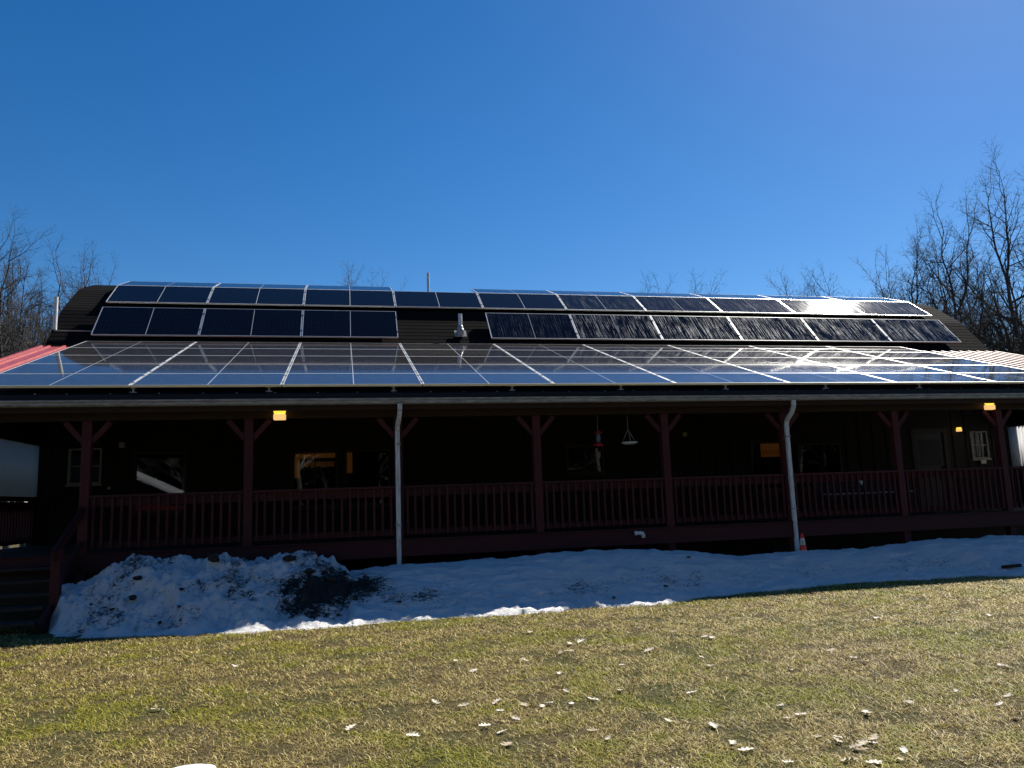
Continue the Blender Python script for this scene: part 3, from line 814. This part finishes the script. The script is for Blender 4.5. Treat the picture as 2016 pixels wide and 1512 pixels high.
def on_snow(px_, py_, zf):
    best = None
    for yy in np.arange(10.6, 12.9, .02):
        p = pix(px_, py_, 1, yy)
        if p.z <= zf(p.x, yy) and p.z > -.1: return p
    return pix(px_, py_, 1, 12.2)
for i, (a, b, s_) in enumerate([(272, 1141, .07), (262, 1178, .09), (357, 1164, .045), (315, 1230, .045), (222, 1203, .04), (420, 1103, .13), (570, 1106, .12), (353, 1196, .03), (180, 1192, .03), (650, 1142, .09), (690, 1150, .08), (610, 1130, .08), (700, 1180, .07)]):
    p = on_snow(a, b, pile_h)
    o = clod(p.x, p.y, s_, s_*.6, s_*.45, i*1.7, lambda x_, y_: pile_h(x_, y_)+.005); o.parent = pile
for i, (a, b, s_, nm, lb) in enumerate([(1356, 1100, .05, 'bark_chip', 'small curled brown bark chip high on the snow bank'), (1311, 1157, .05, 'bark_chip', 'dark bark chip halfway down the snow bank'), (1209, 1181, .05, 'bark_chip', 'brown curled leaf chip standing at the sunlit snow edge'), (1786, 1126, .03, 'bark_chip', 'tiny dark chip on the snow bank right of the cone'), (785, 1188, .05, 'bark_chip', 'dark flake on the snow next to the soil heap')]):
    p = on_snow(a, b, bank_h); o = clod(p.x, p.y, s_, s_*.5, s_*.25, i*2.1+.4, lambda x_, y_: bank_h(x_, y_)+.02); o.name = nm; tag(o, lb, 'bark chip', 'debris on the snow bank')
p = on_snow(1992, 1119, bank_h); q = on_snow(2014, 1124, bank_h)
mb = MB(); d_ = Vector((.17, -.02, .0)); mb.bar(p - d_ + Vector((0, 0, .03)), p + d_ + Vector((0, 0, .045)), .06, .05, Vector((0, 1, 0)))
tag(mb.build('charred_stick', M['rock'], None, bevel=.012), 'short dark charred stick lying on the right end of the snow bank', 'stick')

# ------------------------------------------------------------------ grass
rng = np.random.default_rng(5)
def patch(x, y):
    return np.array([noise.fractal(Vector((a*.55, b*.9, 4.)), .9, 2., 4) for a, b in zip(x, y)])
N = 560000
yy = 3.1 + (12.6-3.1)*rng.random(N*2)**1.3
half_l, half_r = -.50*yy-.6, 1.12*yy+.8
xx = half_l + (half_r-half_l)*rng.random(N*2)
fr_x = np.array([a for a, b in front]); fr_y = np.array([b for a, b in front])
ok = ~((yy > np.interp(xx, fr_x, fr_y)+.02) & (xx > -4.15)); xx = xx[ok][:N]; yy = yy[ok][:N]; N = len(xx)
gx = np.arange(-9, 16, .12); gy = np.arange(3.0, 13, .12)
G = np.array([[noise.fractal(Vector((a*.75, b*1.0, 4.)), .9, 2., 5) for b in gy] for a in gx])
G2 = np.array([[noise.fractal(Vector((a*2.3, b*3.0, 9.)), .9, 2., 4) for b in gy] for a in gx])
ii = np.clip(((xx+9)/.12).astype(int), 0, len(gx)-1); jj = np.clip(((yy-3.0)/.12).astype(int), 0, len(gy)-1)
pg = G[ii, jj]; pt = G2[ii, jj]
# mostly straw, olive in places; greener left of centre, mossy pads near the middle
bias = .10*np.exp(-((xx-0.5)/3.5)**2) - .05
prob = np.clip(.20 + 1.1*(pg+bias) + .6*pt, .03, .97)
green = (rng.random(N) < prob).astype(np.float32)*np.clip(.75+.25*rng.random(N), 0, 1)
tint = np.clip(.46 + .29*rng.standard_normal(N) + .30*pt + .12*pg + .012*(xx-2), 0, 1)
tint = np.where(rng.random(N) < .045, 1., tint)
moss = np.clip((pt+.6*pg-.26)*4, 0, 1); mk = rng.random(N) < moss*.85
green = np.where(mk, 1., green); tint = np.where(mk, np.clip(.60+.2*rng.standard_normal(N), 0, 1), tint)
keep = rng.random(N) < np.clip(1.05 + 1.9*G2[ii, jj], .25, 1)
xx, yy, green, tint = xx[keep], yy[keep], green[keep], tint[keep]; N = len(xx)
hh = (.009 + .022*rng.random(N)**1.6)*np.clip(.8+.05*yy, .8, 1.4); ww = (.0016+.0016*rng.random(N))*np.clip(yy/6, .9, 1.7)
az = rng.random(N)*2*np.pi; ln = .5+2.1*rng.random(N)
dx, dy = np.cos(az), np.sin(az)
P = np.zeros((N, 6, 3), np.float32)
for k, (t, wk) in enumerate(((0, 1.), (.55, .85), (1., .15))):
    fx = ln*hh*t**1.5
    z = hh*np.where(t > 0, t*(1-.35*np.clip(ln-.5, 0, 1)*t), 0) + .001
    cx_, cy_ = xx+dx*fx, yy+dy*fx
    P[:, 2*k] = np.stack([cx_-dy*ww*wk, cy_+dx*ww*wk, z], -1); P[:, 2*k+1] = np.stack([cx_+dy*ww*wk, cy_-dx*ww*wk, z], -1)
me = bpy.data.meshes.new('grass')
me.vertices.add(N*6); me.vertices.foreach_set('co', P.reshape(-1))
base = (np.arange(N)*6)[:, None]; q = np.concatenate([base+np.array([0, 1, 3, 2]), base+np.array([2, 3, 5, 4])], 1).reshape(-1).astype(np.int32)
me.loops.add(len(q)); me.loops.foreach_set('vertex_index', q)
me.polygons.add(2*N); me.polygons.foreach_set('loop_start', np.arange(0, 8*N, 4, dtype=np.int32)); me.polygons.foreach_set('loop_total', np.full(2*N, 4, np.int32))
a = me.attributes.new('tint', 'FLOAT', 'FACE'); a.data.foreach_set('value', np.repeat(tint, 2).astype(np.float32))
a = me.attributes.new('green', 'FLOAT', 'FACE'); a.data.foreach_set('value', np.repeat(green, 2).astype(np.float32))
me.update(); me.validate(); me.materials.append(M['grass'])
go = bpy.data.objects.new('grass', me); COL.objects.link(go)
tag(go, 'short straw coloured and olive winter grass covering the lawn', 'grass', kind='stuff')

# ------------------------------------------------------------------ leaves on the lawn
def leaf_mesh(seed):
    r = random.Random(seed); out = []
    n = 44
    for k in range(n):                    # lobed oak outline along a midrib
        t = k/(n-1)
        wv = .33*max(0, math.sin(math.pi*min(1, t*.97+.02)))**.6*(.16+.84*abs(math.sin(t*math.pi*3.5+.3))**1.1)+.012
        out.append((t, wv*r.uniform(.85, 1.1)))
    v = []; f = []
    cu, cw = r.uniform(.15, .5), r.uniform(.5, 1.6)
    for t, wv in out:
        for s_ in (-1, -.5, 0, .5, 1):
            y = s_*wv; x = t-.5
            z = cw*y*y*.7 + cu*.6*(x*x) + .035*math.sin(6*x+3*y+seed)
            v.append((x, y + .12*math.sin(2.4*x+seed), z))
    for i in range(n-1):
        for j in range(4):
            a_ = i*5+j; f.append((a_, a_+1, a_+6, a_+5))
    b_ = len(v); v += [(-.5, -.008, .1), (-.5, .008, .1), (-.72, .006, .06), (-.72, -.006, .06)]; f.append((b_, b_+1, b_+2, b_+3))
    me = bpy.data.meshes.new('oak_leaf'); me.from_pydata(v, [], f); me.materials.append(M['leaf'])
    me.polygons.foreach_set('use_smooth', [True]*len(me.polygons)); return me
LM = [leaf_mesh(i) for i in range(7)]
z2 = [(185, 495), (775, 565), (815, 608), (1125, 558), (1250, 518), (1320, 510), (1300, 478), (1360, 468), (1300, 628), (1575, 582), (1490, 410), (1835, 408), (1990, 437), (1705, 503), (1135, 412), (960, 765), (1055, 768), (1165, 775), (1240, 770), (1350, 780), (1425, 735), (1320, 715), (1575, 697), (1715, 693), (1910, 720), (670, 765), (775, 765), (945, 808), (1070, 845), (930, 880), (990, 915), (960, 955), (1420, 887), (1525, 935), (1810, 853), (1790, 1070), (510, 920), (220, 898)]
z3 = [(665, 376), (1050, 345), (1590, 287), (1680, 380), (1225, 430), (1300, 422), (460, 513), (565, 500), (845, 618), (1040, 570), (1165, 618), (1245, 643), (850, 685), (435, 655), (390, 610), (785, 845), (805, 905), (877, 893), (465, 953), (610, 1045), (650, 1062), (830, 1110), (1030, 1020), (1100, 1030), (1150, 1022), (1205, 1045), (1230, 1072), (1190, 1065), (1140, 1050), (1210, 1015), (1320, 1025), (1370, 1075), (1160, 1140), (1230, 1110), (1260, 1130), (1400, 1135), (1720, 785), (1895, 783), (1920, 850), (1860, 725), (1970, 665), (1890, 650), (1960, 895), (1480, 855), (1250, 880), (1700, 435), (1870, 408)]
z1 = [(1165, 580), (920, 783), (770, 793)]
lp = [(600+a/2.52, 1080+b/2.52) for a, b in z2] + [(1216+a/2.52, 1050+b/2.52) for a, b in z3] + [(a/2.52, 1080+b/2.52) for a, b in z1]
lr = random.Random(3)
for k, (a, b) in enumerate(lp):
    p = pix(a, b, 2, .02); dist = p.y
    o = bpy.data.objects.new('oak_leaf', LM[k % 7]); COL.objects.link(o)
    s_ = lr.uniform(.065, .112)*(1.15 if dist > 7.5 else .9)
    o.location = (p.x + lr.uniform(-.05, .05), p.y + lr.uniform(-.10, .10), .015 + lr.uniform(0, .012)); o.scale = (s_, s_, s_*lr.uniform(.7, 1.3)); o.rotation_euler = (lr.uniform(-.22, .22), lr.uniform(-.22, .22), lr.uniform(0, 6.28))
    if 1600 < a < 1790 and b > 1440: lb = 'bleached oak leaf in the dense litter at the bottom right of the lawn'
    elif a > 1880: lb = 'bleached oak leaf on the grass near the right edge of the lawn'
    elif b < 1270: lb = 'pale oak leaf on the far grass close to the shadow edge'
    elif a < 850: lb = 'tan oak leaf lying alone on the left part of the lawn'
    elif b > 1400: lb = 'bleached oak leaf on the near grass below the middle of the lawn'
    else: lb = 'bleached lobed oak leaf scattered on the middle of the lawn'
    tag(o, lb, 'leaf', 'dead oak leaves on the lawn')
p = pix(377, 1512, 2, .02)
mb = MB(); mb.lathe([(0, .035), (.12, .033), (.165, .022), (.18, 0), (.17, -.02)], 22, (0, 0, 0))
o = mb.build('stepping_stone', M['pvc'], None, smooth=True); o.location = (p.x, p.y-.045, .012); o.scale = (.85, .45, .8)
tag(o, 'flat whitish stone set in the grass at the bottom edge of the lawn', 'stone')

# ------------------------------------------------------------------ trees
def tree_mesh(seed, H, r0, spread=1.0, lean=(0, 0), clear=.3, dens=1.0):
    R_ = random.Random(seed); tr = MB(); cr_ = MB()
    def rv(k): return Vector((R_.gauss(0, k), R_.gauss(0, k), R_.gauss(0, k)))
    def grow(pos, d, length, r, lev):
        n = max(3, min(12, int(length/(.8 if lev == 0 else .45 if lev == 1 else .28))))
        ps, rs, ds = [pos.copy()], [r], [d.copy()]
        for i in range(n):
            d = (d + rv((.05, .10, .13, .15, .17)[lev]) + Vector((0, 0, (.02, .09, .075, .05, .03)[lev]))).normalized()
            pos = pos + d*(length/n); ps.append(pos.copy()); ds.append(d.copy())
            rs.append(r*(1-(.64 if lev < 3 else .85)*(i+1)/n))
        (tr if lev == 0 else cr_).tube(ps, rs, (9, 6, 4, 3, 3)[lev], cap=False)
        if lev >= 4: return
        nch = (int(10*dens), int(7*dens), int(5*dens), 5)[lev]
        for k in range(nch):
            t = (clear + (1-clear)*(k+R_.random())/nch) if lev == 0 else .22+.78*(k+R_.random())/nch
            i = min(n, max(1, int(t*n))); dd = ds[i]
            ang = rad(R_.uniform(32, 64) if lev == 0 else R_.uniform(22, 60))*spread
            sd = dd.orthogonal(); sd.rotate(Matrix.Rotation(R_.uniform(0, 6.283), 3, dd))
            nd = (dd*math.cos(ang) + sd*math.sin(ang)).normalized()
            ll = (H*.42*(1.15-.62*t) if lev == 0 else length*R_.uniform(.42, .68)*(1.1-.5*t))
            rr = rs[i]*(.78 if lev == 0 else .68)
            rr = max(rr, .0075)
            grow(ps[i], nd, ll, min(rr, r*.7), lev+1)
        if lev < 3:
            for k in range(2):
                grow(ps[-1], (ds[-1]+rv(.35)).normalized(), length*(.38 if lev == 0 else .5), rs[-1]*.95, lev+1)
    grow(Vector((0, 0, -.1)), Vector((lean[0], lean[1], 1)).normalized(), H*.80, r0, 0)
    zs = sorted(v[2] for v in cr_.v); TB.append(zs[int(len(zs)*.998)])
    ms = []
    for mb_, nm, mt in ((tr, 'trunk', M['bark']), (cr_, 'branches', M['twig'])):
        me = bpy.data.meshes.new(nm); me.from_pydata(mb_.v, [], mb_.f); me.materials.append(mt)
        me.polygons.foreach_set('use_smooth', [True]*len(me.polygons)); ms.append(me)
    return ms
TB = []
TM = [tree_mesh(11, 15, .20, dens=1.15), tree_mesh(23, 14, .17, .9, (.12, 0), .25, 1.15), tree_mesh(37, 15, .22, 1.1, (-.08, .03), .35, 1.15), tree_mesh(41, 12, .13, .85, (.05, 0), .2, 1.15), tree_mesh(59, 16, .24, 1.0, (.03, 0), .3, 1.15)]
def tree(kind, x, y, h, rot, label, group, lean=0.):
    r = empty('bare_tree', (x, y, 0)); tag(r, label, 'tree', group)
    for me, nm in zip(TM[kind], ('trunk', 'branches')):
        o = bpy.data.objects.new(nm, me); COL.objects.link(o); o.parent = r
    r.scale = (h/TB[kind],)*3; r.rotation_euler = (0, lean, rot)
    return r
def tree_px(kind, px_, Y, top, rot, label, group, lean=0.):
    p = pix(px_, 680, 1, Y); t = pix(px_, top, 1, Y)
    return tree(kind, p.x, Y, t.z*1.0, rot, label, group, lean)
GB = 'bare trees behind the lodge'
TL = [(1, 25, 35, 470, 4.0, 'bare tree with many upright limbs behind the left tall tree', .05), (4, 70, 38, 490, 1.3, 'bare tree standing just left of the white roof end pipe', 0), (0, 165, 40, 510, 3.0, 'low spreading bare tree over the left end of the ridge', 0), (2, 1795, 37, 425, 1.9, 'open crowned bare tree first to rise above the right roof end', -.08),
      (0, 38, 33, 402, 0.3, 'tallest bare tree at the left edge beyond the roof end', 0), (1, 110, 36, 440, 2.0, 'bare tree leaning right over the left roof end', .16),
      (2, -60, 40, 450, 1.1, 'bare tree cut by the left edge of the photo', 0), (3, 20, 46, 545, 4.4, 'thin bare tree low behind the left tall tree', 0),
      (3, 85, 52, 565, .9, 'far slender bare tree beside the left roof end', 0), (4, -20, 55, 540, 2.7, 'distant bare tree low at the left edge', 0), (1, 60, 60, 580, 3.3, 'farthest small bare tree at left behind the others', 0),
      (0, -5, 42, 470, 5.2, 'forked bare tree close to the left edge behind the tallest one', 0), (2, 75, 44, 500, 2.9, 'broad bare tree between the left tall tree and the roof', 0), (4, 130, 50, 535, 1.7, 'low bare tree just above the left roof end', 0), (2, 40, 66, 560, 3.7, 'hazy bare tree far behind at left', 0),
      (1, 1800, 40, 435, .9, 'slim bare tree rising between the ridge end and the big trees', -.05),
      (0, 715, 62, 530, 1.4, 'bare tree top showing above the left ridge panels near the pipe', 0), (2, 640, 66, 548, 3.0, 'faint bare tree top left of the ridge gap', 0), (3, 760, 64, 550, .2, 'small bare tree top just left of the ridge pipe', 0),
      (4, 1320, 66, 548, 2.2, 'bare tree top poking over the ridge right of centre', 0), (3, 1275, 64, 556, .6, 'smaller bare tree top left of the one over the ridge', 0), (1, 1375, 66, 552, 5.0, 'smaller bare tree top right of the one over the ridge', 0),
      (0, 1575, 58, 538, 4.0, 'rounded bare tree top above the bright panel glare', 0), (2, 1640, 60, 535, .5, 'bare tree top just right of the panel glare', 0), (3, 1690, 50, 515, 1.9, 'bare tree above the right end of the ridge panels', 0), (4, 1735, 46, 480, 5.4, 'bushy bare tree behind the right roof end', 0),
      (1, 1880, 34, 425, 3.6, 'bare tree leaning left over the right roof end', -.16), (2, 1960, 33, 385, 2.5, 'tall bare tree with twin limbs near the right edge', 0), (0, 2040, 30, 300, .8, 'tallest bare tree cut by the right edge', 0), (4, 2075, 38, 380, 4.1, 'bare tree behind the tallest one at the right edge', 0),
      (3, 1925, 48, 520, 1.2, 'thin bare tree low behind the right roof slope', 0), (2, 1990, 52, 505, 3.1, 'far bare tree low near the right edge', 0), (1, 1840, 52, 520, .4, 'far small bare tree behind the right roof end', 0)]
for k, px_, Y, top, rot, lb, ln_ in TL: tree_px(k, px_, Y, top, rot, lb, GB, ln_)
# the wood across the yard, which the porch windows mirror
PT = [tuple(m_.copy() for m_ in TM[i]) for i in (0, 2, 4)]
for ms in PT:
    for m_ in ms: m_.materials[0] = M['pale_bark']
tr_ = random.Random(8)
for i in range(40):
    x = -44 + i*2.3 + tr_.uniform(-1.2, 1.2); y = -17 - tr_.uniform(0, 14)
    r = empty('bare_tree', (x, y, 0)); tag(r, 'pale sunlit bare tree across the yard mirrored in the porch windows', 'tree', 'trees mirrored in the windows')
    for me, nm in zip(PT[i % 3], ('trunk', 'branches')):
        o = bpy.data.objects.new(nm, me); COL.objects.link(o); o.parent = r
    r.scale = (tr_.uniform(.85, 1.15),)*3; r.rotation_euler = (0, 0, tr_.uniform(0, 6.28))

def spruce_mesh():
    R_ = random.Random(77); fo = MB(); H = 16.
    for k in range(46):
        z = 1.2 + (H-1.4)*k/46; rr = 3.1*(1-z/H)**.85 + .15; n = int(9+5*rr)
        for j in range(n):
            a = 6.283*(j+R_.random())/n; l_ = rr*R_.uniform(.75, 1.1); b = len(fo.v); wd = .20+.10*rr
            c_, s_ = math.cos(a), math.sin(a); dz = -.28*l_ + R_.uniform(-.1, .1)
            fo.v += [(0, 0, z), (c_*l_*.6-s_*wd, s_*l_*.6+c_*wd, z+dz*.5-.06), (c_*l_, s_*l_, z+dz), (c_*l_*.6+s_*wd, s_*l_*.6-c_*wd, z+dz*.5-.06)]
            fo.f += [(b, b+1, b+2), (b, b+2, b+3)]
    t_ = MB(); t_.tube([(0, 0, -.1), (0, 0, 6), (0, 0, H-.5)], [.22, .15, .02], 8, cap=False)
    ms = []
    for mb_, nm, mt in ((t_, 'trunk', M['bark']), (fo, 'foliage', mat('spruce_needles', (.022, .034, .018), .7, 0, .2))):
        me = bpy.data.meshes.new(nm); me.from_pydata(mb_.v, [], mb_.f); me.materials.append(mt); ms.append((nm, me))
    return ms
SP = spruce_mesh()
for row in range(2):
    for i in range(26):
        x = -46 + i*4.1 + tr_.uniform(-1, 1) + row*2; y = -33 - row*5 - tr_.uniform(0, 3)
        r = empty('spruce_tree', (x, y, 0)); tag(r, 'dark spruce across the yard seen mirrored in the porch windows', 'tree', 'spruces mirrored in the windows')
        for nm, me in SP:
            o = bpy.data.objects.new(nm, me); COL.objects.link(o); o.parent = r
        k_ = tr_.uniform(.9, 1.3); r.scale = (k_, k_, k_); r.rotation_euler = (0, 0, tr_.uniform(0, 6.28))
# red shed across the yard, mirrored in the left porch window
sh = empty('red_shed', (-12.3, -12, 0)); tag(sh, 'small red shed with snow on its roof mirrored in the left porch window', 'shed')
def xprism(poly, y0, y1):
    mb = MB(); n = len(poly); mb.v = [(x, y0, z) for x, z in poly] + [(x, y1, z) for x, z in poly]
    mb.f = [tuple(range(n)), tuple(reversed(range(n, 2*n)))] + [(i, (i+1) % n, n+(i+1) % n, n+i) for i in range(n)]
    return mb
sm = wood('red_shed_boards', (.16, .02, .018), (.24, .035, .03), (14, 14, 2))
xprism([(-15.1, 0), (-9.5, 0), (-9.5, 2.5), (-12.3, 3.85), (-15.1, 2.5)], -14, -10).build('wall', sm, sh)
xprism([(-9.15, 2.34), (-12.3, 3.86), (-15.45, 2.34), (-15.45, 2.46), (-12.3, 3.98), (-9.15, 2.46)], -14.3, -9.7).build('roof', M['shingle'], sh)
xprism([(-9.2, 2.47), (-12.3, 3.985), (-15.4, 2.47), (-15.4, 2.62), (-14, 3.32), (-12.3, 4.12), (-10.6, 3.33), (-9.2, 2.62)], -14.25, -9.75).build('roof_snow', mat('clean_snow', (.8, .8, .8), .6), sh)
xprism([(-13, .02), (-11.6, .02), (-11.6, 2.0), (-13, 2.0)], -10, -9.95).build('door', M['trim'], sh)
